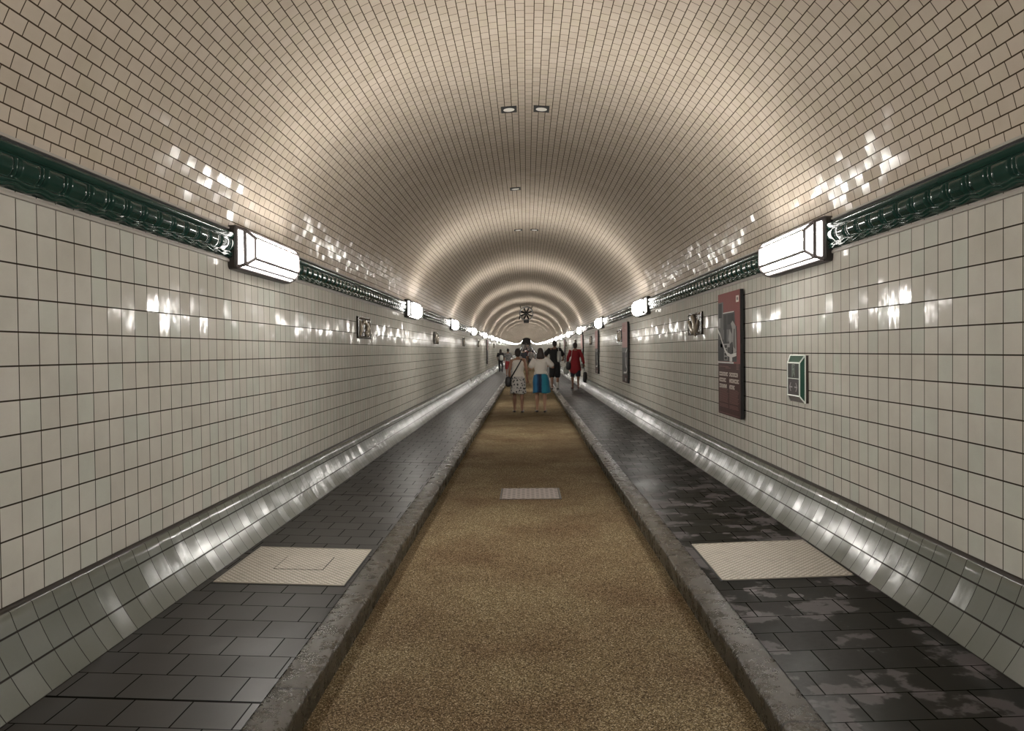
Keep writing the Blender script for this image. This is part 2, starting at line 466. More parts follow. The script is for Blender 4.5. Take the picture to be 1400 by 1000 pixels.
# vault
VC = H + .70; VB = ZAP - VC; VA = XW/math.sqrt(1-((ZSP-VC)/VB)**2)      # a slightly flattened arch
am = math.acos((ZSP-VC)/VB)
arc = []
for i in range(121):
    a = am - 2*am*i/120
    arc.append((-VA*math.sin(a), VC+VB*math.cos(a)))
arc_len = sum(math.hypot(b[0]-a[0], b[1]-a[1]) for a, b in zip(arc, arc[1:]))
strip('ceiling', arc, M_vault, uv0=-arc_len/2, label='barrel vault of small tan glazed tiles', cat='ceiling', smooth=True)
# tunnel ends
for nm, y, lab in (('wall_front', Y1, 'dark far end of the tunnel'), ('wall_back', Y0, 'dark end of the tunnel behind the camera')):
    h = hz(y)
    pts = [(-RK2-.01, 0), (RK2+.01, 0), (XS+.02, ZS), (XW, ZW)] + [(x, z) for x, z in reversed(arc)] + [(-XW, ZW), (-XS-.02, ZS)]
    mesh_obj(nm, [(x, y, z+h) for x, z in pts], [list(range(len(pts)))], M_end)
    tag(bpy.data.objects[nm], lab, 'wall', kind='structure')

# ------------------------------------------------------------------ wall things: local x to the right, z up, -y out of the wall
def on_wall(name, side, y, z):
    return empty(name, (XW*side, y, z+hz(y)), R(-90) if side > 0 else R(90))

# lamps
def rounded(w0, w1, z0, z1, r, n=4):
    pts = []
    for cx, cz, a0 in ((w1-r, z1-r, 0), (w0+r, z1-r, 90), (w0+r, z0+r, 180), (w1-r, z0+r, 270)):
        for i in range(n+1):
            a = R(a0+90*i/n); pts.append((cx+r*math.cos(a), cz+r*math.sin(a)))
    return pts
def make_lamp():
    b = MB()
    loop = rounded(-.695, .695, 0, .335, .035); n = len(loop)
    rings = [[(x, -.0, z) for x, z in loop], [(x, -.052, z) for x, z in loop], [(x*.992, -.060, .1675+(z-.1675)*.965) for x, z in loop], [(x*.97, -.060, .1675+(z-.1675)*.88) for x, z in loop]]
    for r_ in rings: b.v += [Vector(p) for p in r_]
    for i in range(3):
        for j in range(n):
            b.f.append([i*n+j, i*n+(j+1) % n, (i+1)*n+(j+1) % n, (i+1)*n+j]); b.m.append(0)
    b.f.append([3*n+j for j in range(n)]); b.m.append(0)
    plate = b.build('back_plate', M_steel)
    L = [(.060, .672, .018, .317), (.117, .648, .038, .297), (.168, .575, .088, .247)]
    d = MB()
    cor = [[(-w, -o, z0), (w, -o, z0), (w, -o, z1), (-w, -o, z1)] for o, w, z0, z1 in L]
    for i in range(2):
        for j in range(4):
            d.face([cor[i][j], cor[i][(j+1) % 4], cor[i+1][(j+1) % 4], cor[i+1][j]], 1 if j in (1, 3) or i == 0 else 2)
    d.face(cor[2])
    dif = d.build('diffuser', [M_opal, M_opal2, M_opal3])
    f = MB()
    for i in range(3):
        for j in range(4): f.bar(cor[i][j], cor[i][(j+1) % 4], .0145, 6)
    for i in range(2):
        for j in range(4): f.bar(cor[i][j], cor[i+1][j], .0145, 6)
    fr = f.build('glazing_bars', M_came)
    return plate, dif, fr
lp = make_lamp()
for p in lp: COL.objects.unlink(p)
ORD = ['first', 'second', 'third', 'fourth', 'fifth', 'sixth', 'seventh', 'eighth', 'ninth', 'tenth', 'eleventh', 'twelfth']
for sd, L in ((-1, 'left'), (1, 'right')):
    k = -2
    while True:
        y = LAMP0 + LSP*k - (.05 if sd > 0 else 0) if k >= 0 else (.7, -5.2)[-1-k]  # out-of-view lamps pulled in from the regular spacing to brighten the near tunnel
        if y > Y1-3: break
        r_ = on_wall('wall_lamp', sd, y, 2.239)
        if k < 0: lab = 'glowing white box lamp on the %s wall out of view, moved closer to brighten the near tunnel' % L if k == -1 else 'glowing white box lamp on the %s wall farthest behind the camera, moved closer for the light' % L
        elif k < 12: lab = '%s glowing white glass box lamp from the near end of the %s wall' % (ORD[k], L)
        else: lab = 'tiny glowing lamp merged into the bright line far along the %s wall' % L
        tag(r_, lab, 'lamp', 'box lamps along the %s wall' % L if k < 12 else 'distant lamps far along the %s wall' % L)
        for p in lp:
            c = p.copy(); c.parent = r_; COL.objects.link(c)
        k += 1

# relief plaques
M_brz = simple('dark bronze glaze', (.022,.016,.011), .22, .35, bump=.4, bscale=70, var=.5)
M_brz2 = simple('tan relief glaze', (.30,.25,.185), .22, .15, bump=.3, bscale=60, var=.45)
def plaque(side, y, kind, lab):
    w, h = .85, .295
    r_ = on_wall('relief_plaque', side, y, 1.787)
    tag(r_, lab, 'plaque', 'dark relief plaques on the %s wall' % ('right' if side > 0 else 'left'))
    b = MB(); nx, nz = 40, 16
    rnd = random.Random(kind)
    for j in range(nz+1):
        for i in range(nx+1):
            x = -w/2+w*i/nx; z = h*j/nz
            e = min(i, nx-i, j, nz-j)
            o = .026 if e == 0 else (.03 if e == 1 else .018)
            if e > 1: o += .007*noise.noise(Vector((x*14+kind*3, z*14, kind)))
            b.v.append(Vector((x, -o, z)))
    for j in range(nz):
        for i in range(nx):
            a = j*(nx+1)+i; b.f.append([a, a+1, a+nx+2, a+nx+1]); b.m.append(0)
    ring = [(-w/2, 0), (w/2, 0), (w/2, h), (-w/2, h)]
    for a, c in zip(ring, ring[1:]+ring[:1]): b.face([(a[0], 0, a[1]), (c[0], 0, c[1]), (c[0], -.026, c[1]), (a[0], -.026, a[1])])
    b.build('backing_tile', M_brz, r_, smooth=False)
    f = MB()
    k = kind % 3
    if k == 0:      # upright animal: curved trunk with raised head, a smaller one beside it
        f.tube([(-.02,-.022,.03), (.03,-.03,.10), (.0,-.034,.17), (-.03,-.036,.225)], [(.10,.02), (.075,.026), (.048,.024), (.036,.022)], 10)
        f.ball((-.05,-.042,.245), (.055,.026,.024), 10, 7)
        f.tube([(.10,-.022,.04), (.17,-.026,.11), (.22,-.026,.19)], [.02,.026,.012], 8)
        f.tube([(-.12,-.022,.04), (-.22,-.03,.10), (-.28,-.03,.17)], [(.05,.02), (.05,.024), (.03,.02)], 10)
        f.ball((-.30,-.036,.185), (.042,.022,.02), 9, 6)
    elif k == 1:    # coiled fish
        pts = []; rad = []
        for i in range(13):
            t = i/12; a = -pi*.3 + t*pi*1.5
            pts.append((.16*math.cos(a)*(1+.3*t), -.026, .15+.085*math.sin(a))); rad.append((.03*(1-t*.6)+.008, .02*(1-t*.5)+.004))
        f.tube(pts, rad, 9)
        f.ball((.13,-.034,.07), (.055,.024,.035), 10, 7)
        f.tube([(-.28,-.022,.05), (-.24,-.028,.14), (-.30,-.024,.24)], [.018,.03,.012], 8)
        f.tube([(.30,-.022,.05), (.26,-.028,.14), (.30,-.024,.24)], [.014,.026,.012], 8)
    else:           # two standing shapes with a bowl between
        f.tube([(-.16,-.022,.03), (-.13,-.03,.12), (-.17,-.034,.23)], [(.06,.02), (.05,.026), (.03,.02)], 10)
        f.tube([(.16,-.022,.03), (.13,-.03,.12), (.18,-.034,.23)], [(.06,.02), (.045,.026), (.028,.02)], 10)
        f.ball((0,-.03,.11), (.06,.028,.05), 10, 7)
        f.tube([(.30,-.022,.06), (.33,-.028,.15), (.28,-.024,.23)], [.018,.024,.012], 8)
    f.build('relief_figure', M_brz2, r_, smooth=True)
for k in range(6):
    plaque(-1, 10.90+8.72*k, k+1, '%s dark relief plaque from the near end of the left wall' % ORD[k])
    plaque(1, 10.66+8.64*k, k*2, '%s dark relief plaque from the near end of the right wall' % ORD[k])

# posters
M_pside = simple('black panel edge', (.006,.006,.006), .5)
M_red = simple('dusky red print', (.155,.036,.032), .6, spec=.15)
M_maroon = simple('dark maroon print', (.036,.0105,.0085), .6, spec=.15)
M_pgrey = [simple('photo tone %d' % i, (c*.75, c*.73, c*.71), .6, spec=.15) for i, c in enumerate((.012, .045, .12, .29, .56))]
M_pwhite = simple('printed white', (.52,.46,.41), .6, spec=.15)
M_ptext = simple('printed small text', (.13,.062,.05), .6, spec=.15)
M_pale = simple('pale pink print', (.31,.18,.17), .6, spec=.15)
def poster(side, y, kind, lab):
    w, h = .94, 1.35; d = .056
    r_ = on_wall('information_board', side, y, .865)
    tag(r_, lab, 'poster', 'information boards on the tunnel walls')
    b = MB(); b.box((-w/2, -d, 0), (w/2, -.021, h)); b.build('panel', M_pside, r_)
    rnd = random.Random(kind*11)
    def X(u): return -w/2+w*u
    def quad(mb, u0, u1, v0, v1, e, m=0): mb.face([(X(u0), -d-e, h*v0), (X(u1), -d-e, h*v0), (X(u1), -d-e, h*v1), (X(u0), -d-e, h*v1)], m)
    def poly(mb, pts, e, m=0): mb.face([(X(u), -d-e, h*v) for u, v in pts], m)
    if kind == 0:
        f = MB(); quad(f, 0, 1, 0, .425, .001, 0); quad(f, 0, 1, .425, 1, .001, 1); f.build('printed_ground', [M_maroon, M_red], r_)
        p = MB()
        poly(p, [(0,.44), (.86,.44), (.86,.72), (.78,.72), (.78,.835), (.26,.835), (.26,.93), (0,.93)], .002, 1)
        quad(p, .0, .26, .70, .93, .003, 2); quad(p, .04, .20, .80, .92, .004, 0); quad(p, .05, .12, .72, .80, .004, 3)
        quad(p, .27, .78, .70, .83, .003, 1); quad(p, .46, .74, .74, .82, .004, 0); quad(p, .30, .42, .56, .82, .0035, 0)
        quad(p, .10, .60, .60, .70, .003, 2); quad(p, .12, .56, .555, .585, .004, 3); quad(p, .0, .28, .445, .62, .004, 0)
        quad(p, .30, .46, .45, .58, .0045, 3)
        for i in range(4): quad(p, .32, .44, .455+.032*i, .478+.032*i, .005, 0)
        poly(p, [(.60,.46), (.64,.58), (.70,.60), (.72,.50), (.70,.45)], .005, 1)
        poly(p, [(.50,.62), (.56,.70), (.66,.66), (.66,.60), (.56,.58)], .004, 3)
        poly(p, [(.66,.50), (.68,.70), (.62,.745), (.70,.765), (.84,.72), (.86,.52)], .005, 3)
        poly(p, [(.72,.56), (.74,.70), (.80,.70), (.82,.54)], .0055, 2)
        arch = []
        cl = [(-.10,.70), (.02,.695), (.12,.66), (.22,.60), (.34,.54), (.46,.50), (.62,.485), (.86,.50)]
        for (u0, v0), (u1, v1) in zip(cl, cl[1:]):
            poly(p, [(max(0, u0), v0-.014), (max(0, u1), v1-.014), (max(0, u1), v1+.014), (max(0, u0), v0+.014)], .0065, 4)
        quad(p, .56, .68, .44, .50, .006, 4)
        quad(p, 0, .74, .425, .437, .006, 4); quad(p, .26, .76, .832, .840, .006, 4)
        p.build('photo_print', M_pgrey, r_)
        e = MB(); quad(e, .84, .96, .905, .955, .003, 0)
        emb = e.build('emblem', M_pwhite, r_)
        e2 = MB(); poly(e2, [(.885,.918), (.915,.918), (.925,.93), (.915,.945), (.885,.945), (.875,.93)], .004, 0); e2.build('emblem_mark', M_pgrey[0], emb)
        t = MB()
        def heading(u0, u1, v0, v1):
            # worn, illegible capitals: uprights with a bar or two
            u = u0
            while u < u1-.012:
                ww = rnd.uniform(.030, .040); ww = min(ww, u1-u)
                k = rnd.randrange(4)
                quad(t, u, u+ww*.30, v0, v1, .003)
                if k in (0, 1): quad(t, u+ww*.55, u+ww*.82, v0, v1, .003)
                if k in (0, 2, 3): quad(t, u, u+ww*.82, v1-(v1-v0)*.28, v1, .003)
                if k in (1,): quad(t, u, u+ww*.82, (v0+v1)/2-.004, (v0+v1)/2+.004, .003)
                if k in (2, 3): quad(t, u, u+ww*.82, v0, v0+(v1-v0)*.28, .003)
                u += ww
        for i, (a, b_) in enumerate((((.06,.47), (.53,.92)), ((.06,.38), (.53,.95)), ((.06,.42), (.53,.77)))):
            v1 = .352-.050*i
            for c in (a, b_):
                t = MB(); heading(c[0], c[1], v1-.032, v1); t.build('heading_line', M_pwhite, r_)
        s = MB()
        for c0, c1 in ((.06,.48), (.53,.95)):
            for i in range(15):
                v = .210-.0105*i
                if i == 11: continue
                quad(s, c0, c1-rnd.uniform(0, .06), v, v+.0045, .003)
        quad(s, .06, .5, .395, .40, .003); quad(s, .35, .6, .385, .39, .003)
        for i in range(7): quad(s, .84, .94, .34+.012*i+.04, .345+.012*i+.04, .003)
        quad(s, .03, .97, .012, .016, .003)
        s.build('small_text', M_ptext, r_)
    else:
        f = MB(); quad(f, 0, 1, 0, .12, .001, 0); quad(f, 0, 1, .12, .58, .001, 2); quad(f, 0, 1, .58, 1, .001, 1)
        f.build('printed_ground', [M_maroon, M_pale, M_pgrey[1]], r_)
        p = MB()
        quad(p, 0, .5, .2, .5, .002, 0); quad(p, .1, .9, .5, .58, .002, 2); quad(p, .55, .95, .25, .42, .002, 2)
        cl = [(.98,.56), (.70,.50), (.62,.42), (.74,.30), (.95,.22), (.80,.17), (.30,.16)]
        for (u0, v0), (u1, v1) in zip(cl, cl[1:]): poly(p, [(u0, v0-.014), (u1, v1-.014), (u1, v1+.014), (u0, v0+.014)], .003, 4)
        quad(p, .55, .8, .02, .08, .002, 3); quad(p, .1, .45, .03, .10, .002, 1)
        p.build('photo_print', M_pgrey, r_)
        s = MB()
        for i in range(5): quad(s, .08, .8-rnd.uniform(0, .3), .95-.025*i, .957-.025*i, .002)
        s.build('small_text', M_red, r_)
poster(1, 8.74, 0, 'large red and maroon information board with black and white photo, nearest on the right wall')
poster(1, 17.95, 1, 'pale red information board with grey photo below, second along the right wall')
poster(1, 25.2, 1, 'third information board along the right wall, seen edge on past the second lamp')
poster(1, 31.9, 1, 'fourth information board along the right wall, beside the person in red')
poster(1, 46.6, 1, 'farthest information board on the right wall, behind the person in black')
poster(-1, 44.8, 1, 'lone information board far down the left wall')

# emergency exit sign box
M_sg = simple('green sign bevel', (.003,.045,.027), .3)
M_sd = simple('unlit dark sign face', (.016,.018,.016), .45, spec=.25)
M_sm = simple('unlit mauve sign face', (.040,.033,.034), .45, spec=.25)
M_sw = simple('white sign edge', (.62,.66,.62), .4)
M_sb = simple('brown sign case', (.055,.042,.036), .45)
M_sgrey = simple('grey bevel', (.15,.135,.13), .4)
M_pict = simple('faded pictogram', (.17,.22,.185), .4)
M_pict2 = simple('faded arrow', (.27,.235,.245), .4)
def exit_sign():
    r_ = on_wall('exit_sign', 1, 6.62, 1.152)
    tag(r_, 'green edged emergency exit sign box with running figure and arrows on the right wall', 'exit sign')
    w, h = .18, .386
    b = MB(); b.box((-w, -.026, 0), (w, 0, h)); b.build('case', M_sb, r_)
    o0 = [(-w, -.026, 0), (w, -.026, 0), (w, -.026, h), (-w, -.026, h)]
    fx, z0, z1, fo = .146, .055, h-.061, -.060
    o1 = [(-fx, fo, z0), (fx, fo, z0), (fx, fo, z1), (-fx, fo, z1)]
    f = MB()
    for j in range(4): f.face([o0[j], o0[(j+1) % 4], o1[(j+1) % 4], o1[j]], 1 if j == 0 else 0)
    f.build('bevelled_rim', [M_sg, M_sgrey], r_)
    mid = z0 + (z1-z0)*.52
    p = MB(); p.face([(-fx, fo, mid), (fx, fo, mid), (fx, fo, z1), (-fx, fo, z1)], 0); p.face([(-fx, fo, z0), (fx, fo, z0), (fx, fo, mid), (-fx, fo, mid)], 1)
    face = p.build('sign_face', [M_sd, M_sm], r_)
    e = MB()
    for j in range(4):
        e.bar(o1[j], o1[(j+1) % 4], .006, 6)
        if j: e.bar(o0[j], o0[(j+1) % 4], .005, 6)
        e.bar(o0[j], o1[j], .006, 6)
    e.bar((-fx, fo, mid), (fx, fo, mid), .003, 4)
    e.build('white_edging', M_sw, r_)
    # pictogram: door opening with a running figure
    q = MB(); y = fo-.002
    def F(pts, e=0.0): q.face([(x, y-e, z) for x, z in pts])
    zc = (mid+z1)/2
    F([(-.035, zc-.052), (-.022, zc-.052), (-.022, zc+.052), (-.035, zc+.052)]); F([(.030, zc-.052), (.036, zc-.052), (.036, zc+.052), (.030, zc+.052)]); F([(-.022, zc+.046), (.030, zc+.046), (.030, zc+.052), (-.022, zc+.052)])
    def disc(cx, cz, r): F([(cx+r*math.cos(2*pi*i/12), cz+r*math.sin(2*pi*i/12)) for i in range(12)])
    def limb(a, b_, t):
        d = Vector((b_[0]-a[0], b_[1]-a[1])); n_ = Vector((-d.y, d.x)).normalized()*t
        F([(a[0]-n_.x, a[1]-n_.y), (b_[0]-n_.x, b_[1]-n_.y), (b_[0]+n_.x, b_[1]+n_.y), (a[0]+n_.x, a[1]+n_.y)])
    disc(-.004, zc+.034, .008)
    limb((-.004, zc+.024), (.006, zc-.006), .008); limb((-.004, zc+.02), (-.018, zc+.006), .003); limb((0, zc+.02), (.018, zc+.012), .003)
    limb((.006, zc-.006), (-.008, zc-.022), .0045); limb((-.008, zc-.022), (-.004, zc-.042), .0035); limb((.006, zc-.006), (.016, zc-.024), .0045); limb((.016, zc-.024), (.028, zc-.034), .0035)
    q.build('running_figure_mark', M_pict, face)
    q = MB(); zc = (z0+mid)/2
    for s in (-1, 1):
        c = s*.055
        q.face([(c-.030, y, zc-.006), (c+.030, y, zc-.006), (c+.030, y, zc+.006), (c-.030, y, zc+.006)])
        tip = c+s*.044
        q.face([(tip, y-.0005, zc), (tip-s*.030, y-.0005, zc+.036), (tip-s*.046, y-.0005, zc+.036), (tip-s*.018, y-.0005, zc)])
        q.face([(tip, y-.0005, zc), (tip-s*.018, y-.0005, zc), (tip-s*.046, y-.0005, zc-.036), (tip-s*.030, y-.0005, zc-.036)])
    q.build('arrow_marks', M_pict2, face)
exit_sign()

# small ceiling fittings
def fitting(x, y, lab):
    t = math.asin(x/VA); z = VC+VB*math.cos(t)+hz(y)
    a = math.atan2(math.sin(t)*VB, math.cos(t)*VA)
    r_ = empty('ceiling_fitting', (x, y, z)); r_.rotation_euler = (0, a, 0)
    tag(r_, lab, 'ceiling light', 'small square fittings in the vault')
    b = MB(); b.box((-.085, -.11, -.006), (.085, .11, .03)); fr_ = b.build('square_frame', M_black, r_)
    d = MB(); d.bar((0, 0, -.009), (0, 0, .0), .060, 24); d.build('round_lens', M_disc, fr_)
fitting(-.176, 8.67, 'left one of the nearest pair of small square fittings in the vault crown')
fitting(.176, 8.67, 'right one of the nearest pair of small square fittings in the vault crown')
fitting(-.165, 12.9, 'single small square fitting in the vault between the two pairs')
fitting(-.165, 17.3, 'left one of the second pair of small square fittings in the vault crown')
fitting(.185, 17.3, 'right one of the second pair of small square fittings in the vault crown')

# jet fan under the crown
def fan():
    y = 45.5
    r_ = empty('jet_fan', (0.0, y, 3.70+hz(y)))
    tag(r_, 'round black ventilation fan hung under the crown of the vault', 'fan')
    b = MB(); n = 32
    rings = [(.385, -.30), (.40, -.31), (.40, .31), (.345, .31), (.345, -.28), (.385, -.30)]
    for rr, yy in rings:
        for i in range(n):
            a = 2*pi*i/n; b.v.append(Vector((rr*math.cos(a), yy, rr*math.sin(a))))
    for k in range(len(rings)-1):
        for i in range(n):
            b.f.append([k*n+i, k*n+(i+1) % n, (k+1)*n+(i+1) % n, (k+1)*n+i]); b.m.append(0)
    b.build('casing', simple('grey fan casing', (.16,.16,.155), .4, .3), r_, smooth=False)
    h = MB(); h.tube([(0, -.2, 0), (0, .2, 0)], [.105, .105], 20); h.build('hub', M_blackmetal, r_, smooth=True)
    for k in range(8):
        a = 2*pi*k/8+.39
        u = Vector((math.cos(a), 0, math.sin(a))); t = Vector((-math.sin(a), 0, math.cos(a)))
        m = MB()
        P = []
        for rr, wd in ((.09, .035), (.20, .040), (.335, .044)):
            for s in (-1, 1):
                P.append(u*rr + t*wd*s + Vector((0, .05*s, 0)))
        th = Vector((0, .012, 0))
        for q in ((0, 1, 3, 2), (2, 3, 5, 4)):
            m.face([P[i]+th for i in q]); m.face([P[i]-th for i in reversed(q)])
        for q in ((0, 2), (2, 4), (4, 5), (5, 3), (3, 1), (1, 0)): m.face([P[q[0]]-th, P[q[1]]-th, P[q[1]]+th, P[q[0]]+th])
        m.build('blade', M_blackmetal, r_)
    br = MB()
    for sx in (-.30, .30): br.bar((sx, 0, .25), (sx*1.15, 0, .455), .02, 8)
    br.bar((-.36, -.1, -.12), (-.40, -.1, -.34), .035, 8)
    br.build('bracket', M_blackmetal, r_)
    bx = MB(); bx.box((-.15, -.18, -.53), (.15, .18, -.385)); bx.build('terminal_box', M_blackmetal, r_)
fan()

# cover plates in the walkways, grate in the carriageway
def cover(side, x0, x1, y0, y1, lab, hatch):
    slope = math.atan2(ZS-ZK, XS-RK2)*side
    xm = (x0+x1)/2*side; z = ZK+(ZS-ZK)*((x0+x1)/2-RK2)/(XS-RK2)
    r_ = empty('access_cover', (xm, (y0+y1)/2, z)); r_.rotation_euler = (0, -slope, 0)
    tag(r_, lab, 'cover')
    a = (x1-x0)/2; b = (y1-y0)/2
    p = MB(); p.box((-a+.012, -b+.012, -.01), (a-.012, b-.012, .006)); plate = p.build('plate', M_cover, r_)
    f = MB()
    f.box((-a, -b, -.01), (a, -b+.010, .008)); f.box((-a, b-.010, -.01), (a, b, .008)); f.box((-a, -b, -.01), (-a+.010, b, .008)); f.box((a-.010, -b, -.01), (a, b, .008))
    f.build('edge_frame', M_coverframe, r_)
    j = MB()
    j.box((-a-.012, -b-.012, -.01), (a+.012, b+.012, .002)); j.build('joint', M_black, r_)
    if hatch:
        hx0, hx1, hy0, hy1 = -.13, .19, -.12, .20
        g_ = MB(); g_.box((hx0-.006, hy0-.006, 0), (hx1+.006, hy1+.006, .0066)); g_.build('hatch_joint', M_black, plate)
        g_ = MB(); g_.box((hx0, hy0, 0), (hx1, hy1, .0085)); g_.build('hatch', M_hatch, plate)
cover(-1, 1.165, 1.985, 4.92, 5.82, 'pale patterned cover plate with an inset hatch in the left walkway', True)
cover(1, 1.20, 2.02, 4.99, 5.92, 'plain pale patterned cover plate in the right walkway', False)
r_ = empty('drain_grate', (.016, 8.89, 0)); tag(r_, 'small punched steel cover set in the brown carriageway', 'drain cover')
b = MB(); b.box((-.31, -.32, -.02), (.31, .32, .006)); b.build('punched_plate', M_grate, r_)
f = MB()
for q in (((-.335, -.345), (.335, -.325)), ((-.335, .325), (.335, .345)), ((-.335, -.345), (-.315, .345)), ((.315, -.345), (.335, .345))): f.box((q[0][0], q[0][1], -.02), (q[1][0], q[1][1], .004))
f.build('frame', simple('dark cover frame', (.05,.04,.035), .5, .4), r_)

# ------------------------------------------------------------------ people
def skin(name, c): return simple(name, c, .5, bump=.05)
def cloth(name, c, var=.15): return simple(name, c, .85, var=var, bump=.25, bscale=90)
M_hair = simple('dark brown hair', (.016,.010,.007), .55, bump=.4, bscale=120)
M_hair2 = simple('brown hair', (.026,.014,.009), .5, bump=.4, bscale=120)
M_skinA = skin('tanned skin', (.23,.115,.07)); M_skinB = skin('light tanned skin', (.36,.20,.13)); M_skinC = skin('skin', (.20,.10,.062))
M_shoe = simple('dark shoe leather', (.02,.014,.012), .5)

def person(name, loc, hgt, label, skinm, pose, rz=0.0, voxel=.009, group=None):
    """builds one continuous body; returns root and the joints (in the unscaled 1.70 m figure, scaled by the root)"""
    root = empty(name, loc, rz); s = hgt/1.70
    root.scale = (s, s, s)
    tag(root, label, 'person', group)
    J = {}
    hipz = .90
    lean = pose.get('lean', 0.0)
    for sd, L in ((-1, 'L'), (1, 'R')):
        th, kn = pose.get('leg'+L, (0, 5)); th = R(th); kn = R(kn)
        ab = pose.get('abd', .012)
        hip = Vector((.088*sd, 0, hipz))
        knee = hip + Vector((ab*sd, math.sin(th)*.42, -math.cos(th)*.42))
        a2 = th-kn
        ank = knee + Vector((-.004*sd, math.sin(a2)*.40, -math.cos(a2)*.40))
        fa = pose.get('foot'+L, 0); fa = R(fa)
        toe = ank + Vector((.025*sd, math.cos(fa)*.155, -.055+math.sin(fa)*.16))
        heel = ank + Vector((0, -.045*math.cos(fa), -.055-math.sin(fa)*.05))
        J['hip'+L], J['knee'+L], J['ank'+L], J['toe'+L], J['heel'+L] = hip, knee, ank, toe, heel
        sh = Vector((.165*sd, -.01+lean, 1.405))
        el = sh + Vector(pose.get('up'+L, (.06*sd, -.04, -.27)))
        wr = el + Vector(pose.get('fo'+L, (.02*sd, .06, -.235)))
        J['sh'+L], J['el'+L], J['wr'+L] = sh, el, wr
    low = min(min(J[k].z for k in ('toeL', 'toeR', 'heelL', 'heelR')), 9) - .022
    up = Vector((0, 0, -low))
    for k in J: J[k] = J[k] + up
    def T(p): return Vector(p) + up
    J['T'] = T
    b = MB()
    # trunk
    b.tube([T((0,0,.86)), T((0,.0,.93)), T((0,0,1.02)), T((0,.005,1.12)), T((0,lean*.5,1.24)), T((0,lean-.005,1.34)), T((0,lean-.01,1.42)), T((0,lean-.01,1.46))],
           [(.135,.095), (.155,.11), (.135,.095), (.122,.085), (.145,.10), (.155,.10), (.12,.075), (.06,.055)], 18)
    hd = T((0, lean+.02+pose.get('headf', 0), 1.585)); J['head'] = hd
    b.tube([T((0,lean-.01,1.42)), T((0,lean,1.48)), hd-Vector((0,.005,.06))], [.062, .052, .05], 12)
    tilt = Matrix.Rotation(R(pose.get('nod', 0)), 3, 'X') @ Matrix.Rotation(R(pose.get('turn', 0)), 3, 'Z')
    J['tilt'] = tilt
    def Hd(p): return hd + tilt @ Vector(p)
    b.ball(Hd((0,0,.012)), (.073,.092,.098), 16, 12)
    b.ball(Hd((0,.030,-.055)), (.052,.058,.052), 12, 8)       # jaw
    b.tube([Hd((0,.085,.012)), Hd((0,.102,-.022))], [.010, .015], 8)   # nose
    b.tube([Hd((-.022,.082,-.055)), Hd((.022,.082,-.055))], [.007, .007], 8)   # lips
    b.tube([Hd((-.045,.078,.028)), Hd((.045,.078,.028))], [.008, .008], 8)     # brow
    for sd in (-1, 1): b.ball(Hd((.075*sd,-.002,-.008)), (.011,.022,.030), 8, 6)   # ears
    for sd, L in ((-1, 'L'), (1, 'R')):
        hip, knee, ank, toe, heel = (J[k+L] for k in ('hip', 'knee', 'ank', 'toe', 'heel'))
        b.tube([hip+Vector((0,0,.03)), hip.lerp(knee,.4), knee.lerp(hip,.1), knee, knee.lerp(ank,.25)+Vector((0,-.012,0)), knee.lerp(ank,.6), ank],
               [(.088,.095), (.072,.078), (.054,.056), (.050,.054), (.053,.058), (.040,.042), (.031,.035)], 14)
        b.tube([heel+Vector((0,.01,.022)), ank.lerp(toe,.45)+Vector((0,0,-.012)), toe+Vector((0,-.02,.012))], [.030, (.038,.032), (.040,.018)], 12)
        sh, el, wr = (J[k+L] for k in ('sh', 'el', 'wr'))
        b.tube([T((.10*sd, lean-.01, 1.405)), sh, sh.lerp(el,.35), el.lerp(sh,.08), el, el.lerp(wr,.3), wr], [.058, .054, .044, .037, .036, .037, .025], 12)
        # hand: palm, four unequal bent fingers, thumb from the side of the palm
        d = (wr-el).normalized()
        side = Vector((0, 1, 0)) - d*d.y
        side = side.normalized() if side.length > .2 else Vector((0, 0, 1))
        nrm = d.cross(side)*(-sd)         # palm faces inward
        if nrm.x*sd > 0: nrm = -nrm
        pc = wr + d*.055
        b.tube([wr, wr+d*.03, pc, wr+d*.088], [(.024,.024), (.030,.020), (.038,.017), (.036,.014)], 10)
        cu = pose.get('curl', .5)
        for q, ln in zip((-.028, -.009, .010, .028), (.058, .070, .076, .066)):
            p0 = wr + d*.082 + side*q
            p1 = p0 + (d*(1-cu*.35)+nrm*cu*.6).normalized()*ln*.5
            p2 = p1 + (d*(1-cu)+nrm*cu*1.3).normalized()*ln*.5
            b.tube([p0, p1, p2], [.0088, .0082, .0072], 7)
        t0 = wr + d*.03 + side*.026; t1 = t0 + (d*.6+side*.7+nrm*.35).normalized()*.036; t2 = t1 + (d*.9+side*.1+nrm*.4).normalized()*.028
        b.tube([t0, t1, t2], [.011, .0095, .008], 7)
        J['pc'+L] = pc; J['d'+L] = d
    b.build('body', skinm, root, remesh=voxel/s, sm=2)
    # eyes
    if voxel < .012:
        e = MB()
        for sd in (-1, 1): e.ball(Hd((.030*sd, .076, .010)), (.011,.009,.006), 8, 6)
        e.build('eye_pair', M_hair, root, smooth=True)
    J['Hd'] = Hd; J['lean'] = lean; J['s'] = s
    return root, J

def shoes(root, J, mat, high=.0):
    for L in 'LR':
        b = MB(); ank, toe, heel = J['ank'+L], J['toe'+L], J['heel'+L]
        b.tube([heel+Vector((0,0,.018)), heel.lerp(toe,.5)+Vector((0,0,.020)), toe+Vector((0,0,.008))], [(.038,.030), (.043,.030), (.042,.022)], 12)
        if high: b.tube([heel+Vector((0,.03,.03)), ank+Vector((0,0,high))], [.042, .042], 12)
        b.build('shoe', mat, root, remesh=.012, sm=2)

